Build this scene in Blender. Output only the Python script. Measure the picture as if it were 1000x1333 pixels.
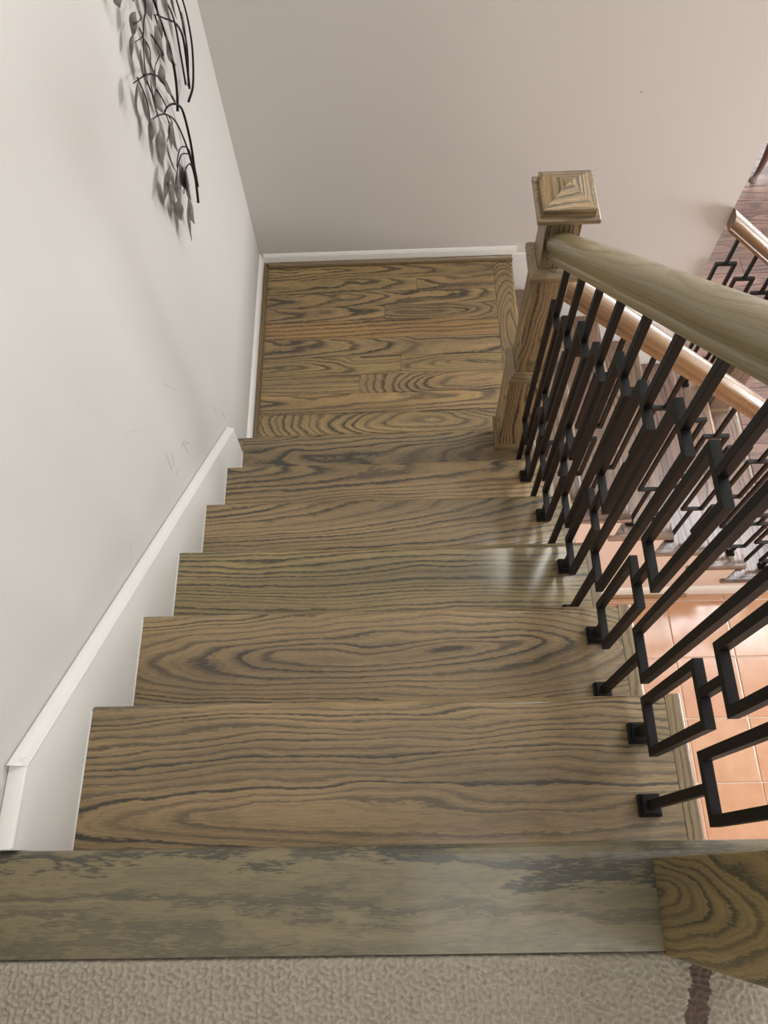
import bpy, bmesh, math, random
import numpy as np
from mathutils import Vector

random.seed(7)
rng = np.random.default_rng(11)
for o in list(bpy.data.objects):
    bpy.data.objects.remove(o)
scene = bpy.context.scene
COL = scene.collection

# ------------------------------------------------------------------ camera
cam_d = bpy.data.cameras.new('camera')
cam = bpy.data.objects.new('camera', cam_d)
COL.objects.link(cam)
cam.location = (0.57944, -0.04769, 1.16868)
cam.rotation_euler = (0.43633, 0.031582, -0.014573)
cam_d.sensor_fit = 'VERTICAL'
cam_d.sensor_height = 36.0
cam_d.lens = 1006.4287 * 36.0 / 1333.0
cam_d.clip_start = 0.02
scene.camera = cam

# ------------------------------------------------------------------ light
scene.view_settings.view_transform = 'Standard'
scene.view_settings.look = 'None'
scene.view_settings.gamma = 1.0
scene.view_settings.use_curve_mapping = False
scene.view_settings.exposure = 0.1

world = bpy.data.worlds.new('world')
scene.world = world
world.use_nodes = True
world.node_tree.nodes['Background'].inputs[0].default_value = (0.85, 0.92, 1.0, 1)
world.node_tree.nodes['Background'].inputs[1].default_value = 0.6


def area(name, loc, rot, sx, sy, power, color):
    d = bpy.data.lights.new(name, 'AREA')
    d.shape = 'RECTANGLE'
    d.size = sx
    d.size_y = sy
    d.energy = power
    d.color = color
    o = bpy.data.objects.new(name, d)
    o.location = loc
    o.rotation_euler = rot
    COL.objects.link(o)
    return o


PI = math.pi
# daylight through the windows of the right-hand wall (x = 5.4) and the living-room wall (y = 6.4)
area('foyer_window_light', (5.33, 1.0, 0.9), (0, PI/2, 0), 1.9, 2.6, 8, (0.93, 0.97, 1.0))
area('lower_window_light', (5.33, 1.55, -2.05), (0, PI/2, 0), 1.4, 1.7, 190, (0.93, 0.96, 1.0))
area('living_window_light', (5.33, 4.6, -1.45), (0, PI/2, 0), 1.6, 2.2, 95, (0.93, 0.96, 1.0))
area('living_far_window_light', (3.2, 6.33, -1.45), (-PI/2, 0, 0), 2.4, 1.6, 90, (0.95, 0.97, 1.0))
# ceiling lamp of the upper hall; fill light added at its windowless near wall
area('hall_ceiling_light', (1.2, -0.5, 2.385), (0, 0, 0), 1.2, 1.2, 14, (1.0, 0.99, 0.95))
area('hall_fill_light', (1.2, -2.42, 1.4), (PI/2, 0, 0), 1.6, 1.4, 9, (0.95, 1.0, 0.97))
# warm lamp on the foyer ceiling, under the upper hall
area('foyer_lamp_light', (2.3, -0.7, -0.325), (0, 0, 0), 0.4, 0.4, 17, (1.0, 0.76, 0.55))
# unseen source: area light added under the closed foyer ceiling for tile glare
area('foyer_ceiling_fill', (4.25, 3.12, 2.425), (0, 0, 0), 1.5, 1.5, 125, (0.88, 0.94, 1.0))
# flush ceiling lamp over the stairwell
area('stairwell_lamp_light', (1.44, 1.86, 2.385), (0, 0, 0), 0.46, 0.46, 17, (1.0, 0.98, 0.93))

# ------------------------------------------------------------------ measures
T = 0.2286            # run of the upper flight
RI = 0.2008           # rise
SL = RI / T
SK = 0.0238           # skirt face (wall at x = 0)
W = 1.0588            # open end of the treads
YF = 2.363            # far wall
ZL = -7 * RI          # landing
XE = 1.086            # landing edge
X0, T2 = 1.07, 0.2365  # lower flight: nosing k at X0 + k*T2
SL2 = RI / T2
YN = 1.27             # near ends of the lower treads
ZF = ZL - 7 * RI      # lower floor
RX, RY = 0.972, 1.352  # rail planes
XW = 1.953            # end of the far wall


def wnose(x):
    return ZL - SL2 * (x - X0)


# ------------------------------------------------------------------ node helpers
class NT:
    def __init__(self, name):
        self.m = bpy.data.materials.new(name)
        self.m.use_nodes = True
        self.t = self.m.node_tree
        self.b = self.t.nodes['Principled BSDF']

    def n(self, typ, **kw):
        nd = self.t.nodes.new(typ)
        for k, v in kw.items():
            setattr(nd, k, v)
        return nd

    def link(self, a, b):
        self.t.links.new(a, b)

    def val(self, sock, v):
        if hasattr(v, 'is_linked'):
            self.link(v, sock)
        else:
            sock.default_value = v

    def math(self, op, a, b=0.0, c=0.0):
        nd = self.n('ShaderNodeMath', operation=op)
        self.val(nd.inputs[0], a)
        self.val(nd.inputs[1], b)
        self.val(nd.inputs[2], c)
        return nd.outputs[0]

    def comb(self, x, y, z):
        nd = self.n('ShaderNodeCombineXYZ')
        for i, v in enumerate((x, y, z)):
            self.val(nd.inputs[i], v)
        return nd.outputs[0]

    def sep(self, v):
        nd = self.n('ShaderNodeSeparateXYZ')
        self.link(v, nd.inputs[0])
        return nd.outputs

    def noise(self, vec, scale, detail=2.0, rough=0.5):
        nd = self.n('ShaderNodeTexNoise')
        self.link(vec, nd.inputs['Vector'])
        nd.inputs['Scale'].default_value = scale
        nd.inputs['Detail'].default_value = detail
        nd.inputs['Roughness'].default_value = rough
        return nd.outputs['Fac']

    def ramp(self, fac, stops, interp='LINEAR'):
        nd = self.n('ShaderNodeValToRGB')
        nd.color_ramp.interpolation = interp
        e = nd.color_ramp.elements
        while len(e) < len(stops):
            e.new(0.5)
        for i, (p, c) in enumerate(stops):
            e[i].position = p
            e[i].color = c if isinstance(c, tuple) else (c, c, c, 1)
        self.link(fac, nd.inputs[0])
        return nd.outputs[0]

    def mix(self, fac, a, b, typ='MIX'):
        nd = self.n('ShaderNodeMix', data_type='RGBA', blend_type=typ)
        self.val(nd.inputs[0], fac)
        self.val(nd.inputs[6], a)
        self.val(nd.inputs[7], b)
        return nd.outputs[2]

    def bump(self, h, dist, strength=1.0):
        nd = self.n('ShaderNodeBump')
        nd.inputs['Distance'].default_value = dist
        nd.inputs['Strength'].default_value = strength
        self.link(h, nd.inputs['Height'])
        self.link(nd.outputs[0], self.b.inputs['Normal'])


def srgb(r, g, b):
    f = lambda c: (c / 255 / 12.92) if c <= 10 else (((c / 255) + 0.055) / 1.055) ** 2.4
    return (f(r), f(g), f(b), 1)


def oak(name, light, mid, dark, freq=88.0, rough=0.36, contrast=1.0, coat=0.42, bump=0.0006, jag=1.0, wander=1.0):
    """plain-sawn oak: growth rings of a leaning trunk cut by the board.
    geometry attribute gco = (along, across, depth); object attributes gp, gq, gt steer the figure."""
    k = NT(name)
    gco = k.n('ShaderNodeAttribute', attribute_name='gco').outputs['Vector']
    gp = k.n('ShaderNodeAttribute', attribute_type='OBJECT', attribute_name='gp').outputs['Vector']
    gq = k.n('ShaderNodeAttribute', attribute_type='OBJECT', attribute_name='gq').outputs['Vector']
    gt = k.n('ShaderNodeAttribute', attribute_type='OBJECT', attribute_name='gt').outputs['Color']
    u, v, w = k.sep(gco)[0:3]
    u0, v0, A = k.sep(gp)[0:3]
    B, C, seed = k.sep(gq)[0:3]
    du = k.math('SUBTRACT', u, u0)
    # low-frequency wander of the grain
    w7, sd = k.math('MULTIPLY', w, 7.0), seed
    c1 = k.comb(k.math('MULTIPLY', u, 2.2), k.math('MULTIPLY', v, 7.0), k.math('ADD', w7, sd))
    n1 = k.math('SUBTRACT', k.noise(c1, 1.0, 2.0, 0.5), 0.5)
    c2 = k.comb(k.math('MULTIPLY', u, 7.0), k.math('MULTIPLY', v, 30.0), k.math('ADD', k.math('MULTIPLY', w, 30.0), k.math('ADD', sd, 7.3)))
    n2 = k.math('SUBTRACT', k.noise(c2, 1.0, 3.0, 0.6), 0.5)
    dv = k.math('ADD', k.math('SUBTRACT', v, v0), k.math('MULTIPLY', n1, 0.085))
    hh = k.math('ADD', A, k.math('ADD', k.math('MULTIPLY', B, du),
                                 k.math('MULTIPLY', C, k.math('MULTIPLY', du, du))))
    hh = k.math('ADD', hh, w)
    hh = k.math('ADD', hh, k.math('MULTIPLY', n1, 0.05))
    r = k.math('SQRT', k.math('ADD', k.math('MULTIPLY', dv, dv), k.math('MULTIPLY', hh, hh)))
    c3 = k.comb(k.math('MULTIPLY', u, 60.0), k.math('MULTIPLY', v, 460.0), k.math('ADD', k.math('MULTIPLY', w, 460.0), sd))
    n3 = k.math('SUBTRACT', k.noise(c3, 1.0, 2.0, 0.6), 0.5)
    # growth rings are unevenly spaced
    rn = k.n('ShaderNodeTexNoise', noise_dimensions='1D')
    k.val(rn.inputs['W'], k.math('ADD', k.math('MULTIPLY', r, freq * 0.28), sd))
    rn.inputs['Scale'].default_value = 1.0
    ph = k.math('ADD', k.math('MULTIPLY', r, freq), k.math('MULTIPLY', rn.outputs['Fac'], 1.6))
    ph = k.math('ADD', ph, k.math('MULTIPLY', n2, 0.95 * wander))
    ph2 = k.math('ADD', k.math('MULTIPLY', ph, 2.7), k.math('MULTIPLY', n3, 0.8))
    ph = k.math('ADD', ph, k.math('MULTIPLY', n3, 0.55 * jag))
    fr = k.math('FRACT', ph)
    fine = k.ramp(k.math('FRACT', ph2), [(0.0, 0.6), (0.1, 1.0), (0.35, 0.3), (0.6, 0.0), (0.9, 0.0), (1.0, 0.6)])
    line = k.ramp(fr, [(0.0, 0.5), (0.04, 1.0), (0.20, 0.92), (0.33, 0.42), (0.5, 0.10), (0.80, 0.0), (0.93, 0.10), (1.0, 0.5)])
    # bolder and fainter rings
    ring = k.math('FLOOR', ph)
    wn = k.n('ShaderNodeTexWhiteNoise', noise_dimensions='2D')
    k.link(k.comb(ring, seed, 0.0), wn.inputs['Vector'])
    boldn = k.noise(k.comb(k.math('MULTIPLY', u, 3.0), k.math('MULTIPLY', v, 14.0), k.math('ADD', seed, 3.1)), 1.0, 2.0)
    bold = k.math('MULTIPLY', k.math('ADD', 0.55, k.math('MULTIPLY', wn.outputs['Value'], 0.55)),
                  k.ramp(boldn, [(0.25, 0.6), (0.52, 1.0)]))
    line = k.math('MULTIPLY', line, bold)
    line = k.math('MAXIMUM', line, k.math('MULTIPLY', fine, 0.30))
    # open pores: fine dashes along the grain
    c4 = k.comb(k.math('MULTIPLY', u, 26.0), k.math('MULTIPLY', v, 620.0), k.math('MULTIPLY', w, 620.0))
    pores = k.ramp(k.noise(c4, 1.0, 3.0, 0.65), [(0.40, 1.0), (0.56, 0.0)])
    # slow colour drift
    c5 = k.comb(k.math('MULTIPLY', u, 1.6), k.math('MULTIPLY', v, 11.0), k.math('ADD', seed, 1.7))
    drift = k.noise(c5, 1.0, 3.0, 0.55)
    base = k.mix(k.ramp(drift, [(0.32, 0.0), (0.68, 1.0)]), light, mid)
    col = k.mix(k.math('MULTIPLY', pores, 0.20 * contrast), base, dark)
    fac = k.math('MINIMUM', k.math('MULTIPLY', line, 1.08 * contrast), 0.94)
    col = k.mix(fac, col, dark)
    col = k.mix(1.0, col, gt, 'MULTIPLY')
    k.link(col, k.b.inputs['Base Color'])
    k.val(k.b.inputs['Roughness'], k.math('ADD', rough, k.math('MULTIPLY', line, 0.12)))
    k.b.inputs['Coat Weight'].default_value = coat
    k.b.inputs['Coat Roughness'].default_value = 0.13
    hgt = k.math('SUBTRACT', k.math('MULTIPLY', pores, -0.5), k.math('MULTIPLY', line, 0.6))
    k.bump(hgt, bump, 0.5)
    return k.m


def paint(name, col, rough=0.5, bump=0.0004, mottled=0.03, scale=220):
    k = NT(name)
    tc = k.n('ShaderNodeTexCoord').outputs['Object']
    n = k.noise(tc, 1.3, 3.0, 0.6)
    lo = tuple(c * (1 - mottled) for c in col[:3]) + (1,)
    hi = tuple(min(1, c * (1 + mottled)) for c in col[:3]) + (1,)
    k.link(k.mix(n, lo, hi), k.b.inputs['Base Color'])
    k.b.inputs['Roughness'].default_value = rough
    k.bump(k.noise(tc, scale, 2.0, 0.6), bump, 0.35)
    return k.m


def wall_paint(name, col, axes, scuffs, dots):
    """flat wall paint with faint roller texture; scuffs = segments, dots = nail holes, in wall coordinates"""
    k = NT(name)
    tc = k.n('ShaderNodeTexCoord').outputs['Object']
    s = k.sep(tc)
    a, b = s[axes[0]], s[axes[1]]
    jit = k.math('MULTIPLY', k.math('SUBTRACT', k.noise(tc, 160.0, 2.0), 0.5), 0.012)
    a = k.math('ADD', a, jit)
    b = k.math('ADD', b, jit)
    mask = None
    for (x1, y1, x2, y2, wd, st) in list(scuffs) + [(x, y, x + 0.001, y, r, st) for x, y, r, st in dots]:
        dx, dy = x2 - x1, y2 - y1
        L2 = dx * dx + dy * dy
        pa, pb = k.math('SUBTRACT', a, x1), k.math('SUBTRACT', b, y1)
        t = k.math('DIVIDE', k.math('ADD', k.math('MULTIPLY', pa, dx), k.math('MULTIPLY', pb, dy)), L2)
        nd = k.n('ShaderNodeClamp')
        k.link(t, nd.inputs[0])
        t = nd.outputs[0]
        ex = k.math('SUBTRACT', pa, k.math('MULTIPLY', t, dx))
        ey = k.math('SUBTRACT', pb, k.math('MULTIPLY', t, dy))
        d = k.math('SQRT', k.math('ADD', k.math('MULTIPLY', ex, ex), k.math('MULTIPLY', ey, ey)))
        m = k.math('MULTIPLY', k.math('LESS_THAN', d, wd), st)
        mask = m if mask is None else k.math('MAXIMUM', mask, m)
    n = k.noise(tc, 1.1, 3.0, 0.6)
    lo = tuple(c * 0.975 for c in col[:3]) + (1,)
    hi = tuple(min(1, c * 1.025) for c in col[:3]) + (1,)
    c = k.mix(n, lo, hi)
    c = k.mix(mask, c, srgb(92, 84, 76))
    k.link(c, k.b.inputs['Base Color'])
    k.b.inputs['Roughness'].default_value = 0.62
    k.bump(k.noise(tc, 190.0, 3.0, 0.6), 0.0006, 0.4)
    return k.m


M = {}
M['oak'] = oak('grey_brown_oak', srgb(168, 142, 101), srgb(130, 110, 78), srgb(46, 44, 37))
M['oak_bold'] = oak('weathered_grey_oak', srgb(138, 125, 96), srgb(118, 109, 84), srgb(60, 62, 55), freq=20, contrast=1.0, jag=1.5, wander=2.2)
M['oak_fine'] = oak('grey_brown_oak_fine', srgb(152, 130, 94), srgb(128, 108, 78), srgb(70, 62, 48), freq=150, contrast=0.8)
M['oak_rail'] = oak('olive_oak_rail', srgb(140, 128, 94), srgb(122, 111, 82), srgb(84, 78, 58), freq=120, contrast=0.45, rough=0.34)
M['oak_lower'] = oak('warm_walnut_stained_oak', srgb(150, 122, 102), srgb(120, 97, 80), srgb(58, 46, 40), freq=60, rough=0.26, contrast=0.95, coat=0.35)
M['oak_lower_rail'] = oak('honey_oak_rail', srgb(152, 118, 78), srgb(128, 96, 60), srgb(82, 60, 40), freq=150, rough=0.22, contrast=0.6, coat=0.5)
M['oak_floor'] = oak('plum_brown_floor_oak', srgb(130, 98, 84), srgb(100, 74, 64), srgb(54, 38, 35), freq=60, rough=0.3, contrast=0.9, coat=0.3)
M['white'] = paint('white_trim_paint', srgb(226, 225, 221), 0.32, 0.0003, 0.015, 60)
M['peach'] = paint('stringer_wall_paint', srgb(224, 208, 198), 0.6)
M['shell'] = paint('room_wall_paint', srgb(216, 206, 198), 0.6)
M['ceiling'] = paint('ceiling_white_paint', srgb(238, 236, 232), 0.7)
M['wall_left'] = wall_paint('warm_grey_wall_paint', srgb(190, 187, 181), (1, 2),
    [(0.887, -0.548, 0.90, -0.490, .0018, .6), (0.905, -0.560, 0.925, -0.535, .0018, .6), (0.895, -0.585, 0.918, -0.592, .0014, .5),
     (0.985, -0.600, 1.02, -0.625, .0016, .55), (1.005, -0.610, 1.003, -0.665, .0016, .55), (1.02, -0.64, 1.03, -0.66, .0016, .5),
     (0.80, -0.22, 0.86, -0.30, .0012, .2), (0.55, -0.36, 0.60, -0.34, .0014, .3), (1.28, -0.86, 1.285, -0.91, .0016, .5),
     (1.33, -0.98, 1.336, -1.02, .0018, .5), (1.05, -0.40, 1.11, -0.52, .0012, .25)],
    [(0.955, -0.58, .003, .7), (0.86, -0.44, .0025, .6), (1.62, -0.62, .002, .4), (0.30, -0.17, .0025, .5), (1.2, -0.75, .002, .4)])
M['wall_far'] = wall_paint('taupe_wall_paint', srgb(205, 199, 194), (0, 2),
    [(0.515, -1.255, 0.535, -1.245, .0016, .25), (0.535, -1.245, 0.53, -1.262, .0016, .2), (0.40, -1.28, 0.41, -1.285, .002, .3),
     (1.30, -1.30, 1.34, -1.28, .0014, .25), (1.33, -0.98, 1.36, -0.965, .0014, .3)],
    [(1.439, -0.651, .003, .7), (0.98, -1.247, .0025, .4), (1.52, -0.75, .002, .4), (0.7, -0.9, .002, .25), (1.45, -1.1, .002, .3)])

k = NT('black_iron')
tc = k.n('ShaderNodeTexCoord').outputs['Object']
k.link(k.mix(k.noise(tc, 40.0, 3.0), srgb(7, 7, 7), srgb(12, 11, 11)), k.b.inputs['Base Color'])
k.b.inputs['Roughness'].default_value = 0.48
k.b.inputs['Specular IOR Level'].default_value = 0.25
k.bump(k.noise(tc, 500.0, 2.0), 0.0003, 0.3)
M['iron'] = k.m

k = NT('patinated_leaf_metal')
tc = k.n('ShaderNodeTexCoord').outputs['Object']
k.link(k.mix(k.ramp(k.noise(tc, 38.0, 4.0, 0.6), [(0.35, 0.0), (0.65, 1.0)]), srgb(64, 60, 55), srgb(112, 108, 100)), k.b.inputs['Base Color'])
k.b.inputs['Roughness'].default_value = 0.45
k.b.inputs['Metallic'].default_value = 0.4
M['leaf'] = k.m

k = NT('terracotta_tile')
tc = k.n('ShaderNodeTexCoord').outputs['Object']
oi = k.n('ShaderNodeObjectInfo').outputs['Random']
c = k.mix(k.ramp(k.noise(tc, 9.0, 4.0, 0.6), [(0.3, 0.0), (0.7, 1.0)]), srgb(174, 130, 98), srgb(190, 152, 122))
c = k.mix(k.math('MULTIPLY', oi, 0.35), c, srgb(176, 122, 88))
k.link(c, k.b.inputs['Base Color'])
k.b.inputs['Roughness'].default_value = 0.17
k.b.inputs['Specular IOR Level'].default_value = 0.9
k.bump(k.noise(tc, 14.0, 3.0), 0.0016, 0.25)
M['tile'] = k.m
M['grout'] = paint('tile_grout', srgb(206, 192, 178), 0.85)

k = NT('beige_carpet')
tc = k.n('ShaderNodeTexCoord').outputs['Object']
s = k.sep(tc)
c = k.mix(k.noise(tc, 420.0, 3.0, 0.7), srgb(120, 113, 101), srgb(194, 185, 168))
c = k.mix(k.ramp(k.noise(tc, 14.0, 3.0, 0.6), [(0.35, 0.0), (0.7, 0.16)]), c, srgb(156, 140, 122))
# wavy wine-coloured stripe beside the newel post
wob = k.math('MULTIPLY', k.math('SUBTRACT', k.noise(tc, 70.0, 3.0), 0.5), 0.022)
cx = k.math('ADD', k.math('SUBTRACT', s[0], 0.950), k.math('MULTIPLY', k.math('ADD', s[1], 0.175), -0.33))
st = k.math('LESS_THAN', k.math('ABSOLUTE', k.math('ADD', cx, wob)), 0.0135)
st = k.math('MULTIPLY', st, k.math('GREATER_THAN', s[1], -0.30))
c = k.mix(k.math('MULTIPLY', st, 0.82), c, srgb(84, 62, 56))
k.link(c, k.b.inputs['Base Color'])
k.b.inputs['Roughness'].default_value = 0.95
k.bump(k.noise(tc, 600.0, 2.0), 0.002, 0.6)
M['carpet'] = k.m

# ------------------------------------------------------------------ mesh helpers
WLOC = {}


def tagp(o, label, cat, group=None, kind=None):
    o['label'] = label
    o['category'] = cat
    if group:
        o['group'] = group
    if kind:
        o['kind'] = kind
    return o


def put(o, parent, loc):
    """loc is a world position (parents here are never rotated)"""
    WLOC[o.name] = Vector(loc)
    if parent is not None:
        o.parent = parent
        o.location = Vector(loc) - WLOC[parent.name]
    else:
        o.location = loc


def empty(name, loc, label, cat, group=None):
    e = bpy.data.objects.new(name, None)
    e.empty_display_size = 0.05
    COL.objects.link(e)
    put(e, None, loc)
    tagp(e, label, cat, group)
    return e


def grain(o, u0=None, v0=None, A=None, B=None, C=None, seed=None, tint=(1, 1, 1)):
    r = random
    o['gp'] = (u0 if u0 is not None else r.uniform(-.3, .8), v0 if v0 is not None else r.uniform(-.06, .06),
               A if A is not None else r.uniform(.01, .09))
    o['gq'] = (B if B is not None else r.choice((-1, 1)) * r.uniform(.02, .09), C if C is not None else 0.0,
               seed if seed is not None else r.uniform(0, 90))
    o['gt'] = tuple(tint)
    return o


def mk(name, verts, faces, mat, parent=None, loc=(0, 0, 0), g=(0, 1, 2), bev=0.0, seg=2, smooth=None, wood=None, gfun=None):
    """verts are relative to loc; g: which axes run along / across / into the grain"""
    bm = bmesh.new()
    vs = [bm.verts.new(v) for v in verts]
    for f in faces:
        try:
            bm.faces.new([vs[i] for i in f])
        except ValueError:
            pass
    bmesh.ops.recalc_face_normals(bm, faces=bm.faces[:])
    if bev:
        es = [e for e in bm.edges if len(e.link_faces) == 2 and e.calc_face_angle(0) > 0.5]
        bmesh.ops.bevel(bm, geom=es, offset=bev, segments=seg, affect='EDGES', profile=0.5)
    me = bpy.data.meshes.new(name)
    bm.to_mesh(me)
    bm.free()
    at = me.attributes.new('gco', 'FLOAT_VECTOR', 'POINT')
    co = np.empty(len(me.vertices) * 3, dtype=np.float32)
    me.vertices.foreach_get('co', co)
    co = co.reshape(-1, 3)
    gc = gfun(co) if gfun else co[:, list(g)]
    at.data.foreach_set('vector', np.ascontiguousarray(gc, dtype=np.float32).ravel())
    me.materials.append(M[mat])
    if smooth is not None:
        me.polygons.foreach_set('use_smooth', [True] * len(me.polygons))
        me.set_sharp_from_angle(angle=math.radians(smooth))
    o = bpy.data.objects.new(name, me)
    COL.objects.link(o)
    put(o, parent, loc)
    grain(o, **(wood or {}))
    return o


def box_vf(x0, x1, y0, y1, z0, z1):
    v = [(x, y, z) for z in (z0, z1) for y in (y0, y1) for x in (x0, x1)]
    f = [(0, 2, 3, 1), (4, 5, 7, 6), (0, 1, 5, 4), (2, 6, 7, 3), (0, 4, 6, 2), (1, 3, 7, 5)]
    return v, f


def box(name, x0, x1, y0, y1, z0, z1, mat, parent=None, **kw):
    """world-space box; its origin sits at the middle of its base"""
    c = ((x0 + x1) / 2, (y0 + y1) / 2, z0)
    v, f = box_vf(x0 - c[0], x1 - c[0], y0 - c[1], y1 - c[1], 0, z1 - z0)
    return mk(name, v, f, mat, parent, c, **kw)


def extr(name, prof, axis, a0, a1, mat, parent=None, **kw):
    """prof: polygon in the two other axes (cyclic order), extruded along axis from a0 to a1, world space"""
    others = [i for i in range(3) if i != axis]
    n = len(prof)
    vs = []
    for a in (a0, a1):
        for p, q in prof:
            w = [0, 0, 0]
            w[axis] = a
            w[others[0]] = p
            w[others[1]] = q
            vs.append(w)
    c = [0, 0, 0]
    c[axis] = (a0 + a1) / 2
    c[others[0]] = sum(p for p, q in prof) / n
    c[others[1]] = sum(q for p, q in prof) / n
    vs = [tuple(w[i] - c[i] for i in range(3)) for w in vs]
    fs = [tuple(range(n)), tuple(range(2 * n - 1, n - 1, -1))]
    fs += [(i, (i + 1) % n, n + (i + 1) % n, n + i) for i in range(n)]
    return mk(name, vs, fs, mat, parent, tuple(c), **kw)


def rings_vf(levels, cx=0.0, cy=0.0):
    """square cross-sections stacked upwards: levels = [(half_width, z), ...]; last half-width 0 makes a point"""
    vs, fs = [], []
    for h, z in levels:
        vs += [(cx - h, cy - h, z), (cx + h, cy - h, z), (cx + h, cy + h, z), (cx - h, cy + h, z)]
    for i in range(len(levels) - 1):
        a, b = 4 * i, 4 * i + 4
        for j in range(4):
            fs.append((a + j, a + (j + 1) % 4, b + (j + 1) % 4, b + j))
    fs.append((3, 2, 1, 0))
    n = 4 * len(levels) - 4
    fs.append((n, n + 1, n + 2, n + 3))
    return vs, fs

# ================================================================== THE SETTING
def struct(o, label, cat):
    o['kind'] = 'structure'
    o['label'] = label
    o['category'] = cat
    return o


ZC = 2.44
struct(box('wall_left', -0.12, 0.0, -2.5, 6.5, ZF, ZC, 'wall_left'), 'light grey painted wall along the left of the stairs', 'wall')
# wall_paint marks are written in world coordinates: move the origin there
for nm in ('wall_left',):
    o = bpy.data.objects[nm]
    for v in o.data.vertices:
        v.co += o.location
    o.location = (0, 0, 0)
o = struct(box('wall_far', 0.0, XW, YF, YF + 0.12, ZF, ZC, 'wall_far'), 'taupe painted wall behind the landing, ending in a free edge', 'wall')
for v in o.data.vertices:
    v.co += o.location
o.location = (0, 0, 0)
struct(box('wall_right', 5.4, 5.5, -2.5, 6.5, ZF, ZC, 'shell'), 'plain wall on the far right of the foyer', 'wall')
struct(box('wall_back', 0.0, 5.4, 6.4, 6.5, ZF, ZC, 'shell'), 'plain wall at the end of the living room', 'wall')
struct(box('wall_near', 0.0, 5.4, -2.5, -2.45, ZF, ZC, 'shell'), 'plain wall behind the upper hall', 'wall')
struct(box('ceiling', -0.12, 5.5, -2.5, 6.5, ZC, ZC + 0.08, 'ceiling'), 'plain white ceiling high above the stairs', 'ceiling')

# windows in the outer walls (out of frame, where the daylight comes in)
wn = 1
for (axis, a, lo, hi, z0, z1) in [(0, 5.4, -0.3, 2.3, -0.05, 1.85), (0, 5.4, 0.7, 2.4, -2.75, -1.35), (0, 5.4, 3.5, 5.7, -2.25, -0.65), (1, 6.4, 2.0, 4.4, -2.25, -0.65)]:
    def bb(name, l0, l1, q0, q1, d0, d1, mat, par):
        if axis == 0:
            return box(name, a - d1, a - d0, l0, l1, q0, q1, mat, par)
        return box(name, l0, l1, a - d1, a - d0, q0, q1, mat, par)
    e = bpy.data.objects.new('window_%d' % wn, None)
    COL.objects.link(e)
    put(e, None, (a, (lo + hi) / 2, z0) if axis == 0 else ((lo + hi) / 2, a, z0))
    struct(e, ['high white framed window over the foyer', 'low white framed glazing beside the foot of the stairs',
               'white framed window on the right wall of the living room', 'white framed window in the end wall of the living room'][wn - 1], 'window')
    bb('frame_bar', lo - .06, hi + .06, z0 - .06, z0, 0.0, .05, 'white', e)
    bb('frame_bar', lo - .06, hi + .06, z1, z1 + .06, 0.0, .05, 'white', e)
    bb('frame_bar', lo - .06, lo, z0, z1, 0.0, .05, 'white', e)
    bb('frame_bar', hi, hi + .06, z0, z1, 0.0, .05, 'white', e)
    bb('pane', lo, hi, z0, z1, 0.0, .02, 'white', e)
    wn += 1

# ---------------------------------------------------------------- lower floors
fl = box('floor', 0.0, 5.4, -2.45, 1.45, ZF - 0.10, ZF - 0.004, 'grout')
struct(fl, 'terracotta tiled foyer floor below the stairs', 'floor')
TS, GR = 0.3065, 0.006
tv, tf = box_vf(-(TS - GR) / 2, (TS - GR) / 2, -(TS - GR) / 2, (TS - GR) / 2, 0, 0.010)
tile0 = None
for i in range(-3, 11):
    for j in range(-9, 1):
        cx, cy = 1.9745 + TS * (i + .5), 1.2415 + TS * (j + .5) - TS
        if cx - TS / 2 < 1.045 or cx > 5.3:
            continue
        for_row = [(cy, 1.0)]
        if tile0 is None:
            tile0 = mk('tile', tv, tf, 'tile', fl, (cx, cy, ZF - 0.009), bev=0.0025, seg=2)
        else:
            t = tile0.copy()
            COL.objects.link(t)
            put(t, fl, (cx, cy, ZF - 0.009))
# cut row of tiles against the stairs
for i in range(-3, 11):
    cx = 1.9745 + TS * (i + .5)
    if cx - TS / 2 < 1.045 or cx > 5.3:
        continue
    box('cut_tile', cx - (TS - GR) / 2, cx + (TS - GR) / 2, 1.2415 + GR / 2, 1.2965, ZF - 0.009, ZF + 0.001, 'tile', fl, bev=0.0025)

fw = box('floor.001', 0.0, 5.4, 1.45, 6.4, ZF - 0.10, ZF - 0.012, 'grout')
struct(fw, 'plum-brown plank floor of the living room beyond the wall', 'floor')
random.seed(3)
plank_mesh = {}
y = 1.302
row = 0
while y < 6.35:
    xs = 2.60 if y < YF + .12 else 0.05
    xs0 = xs
    off = [0.0, .55, .95, .3, .75][row % 5]
    x = xs
    first = True
    while x < 5.35:
        L = min((1.25 - off) if first and off < 1.1 else 1.25, 5.38 - x)
        first = False
        if x + L > 1.5:
            key = round(L, 3)
            if key not in plank_mesh:
                o = box('plank', x, x + L - .0015, y, y + .1255, ZF - .012, ZF, 'oak_floor', fw, bev=0.0012, seg=1,
                        wood=dict(tint=(random.uniform(.82, 1.12),) * 3))
                plank_mesh[key] = o
            else:
                o = plank_mesh[key].copy()
                COL.objects.link(o)
                put(o, fw, (x + L / 2, y + .06275, ZF - .012))
                t = random.uniform(.8, 1.12)
                grain(o, tint=(t, t * random.uniform(.97, 1.02), t * random.uniform(.95, 1.03)))
        x += L
    y += .127
    row += 1

# ---------------------------------------------------------------- upper hall floor
uf = box('floor.002', 0.0, 5.4, -2.45, -0.045, -0.27, -0.034, 'ceiling')
struct(uf, 'upper hall floor slab under the carpet', 'floor')

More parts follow.
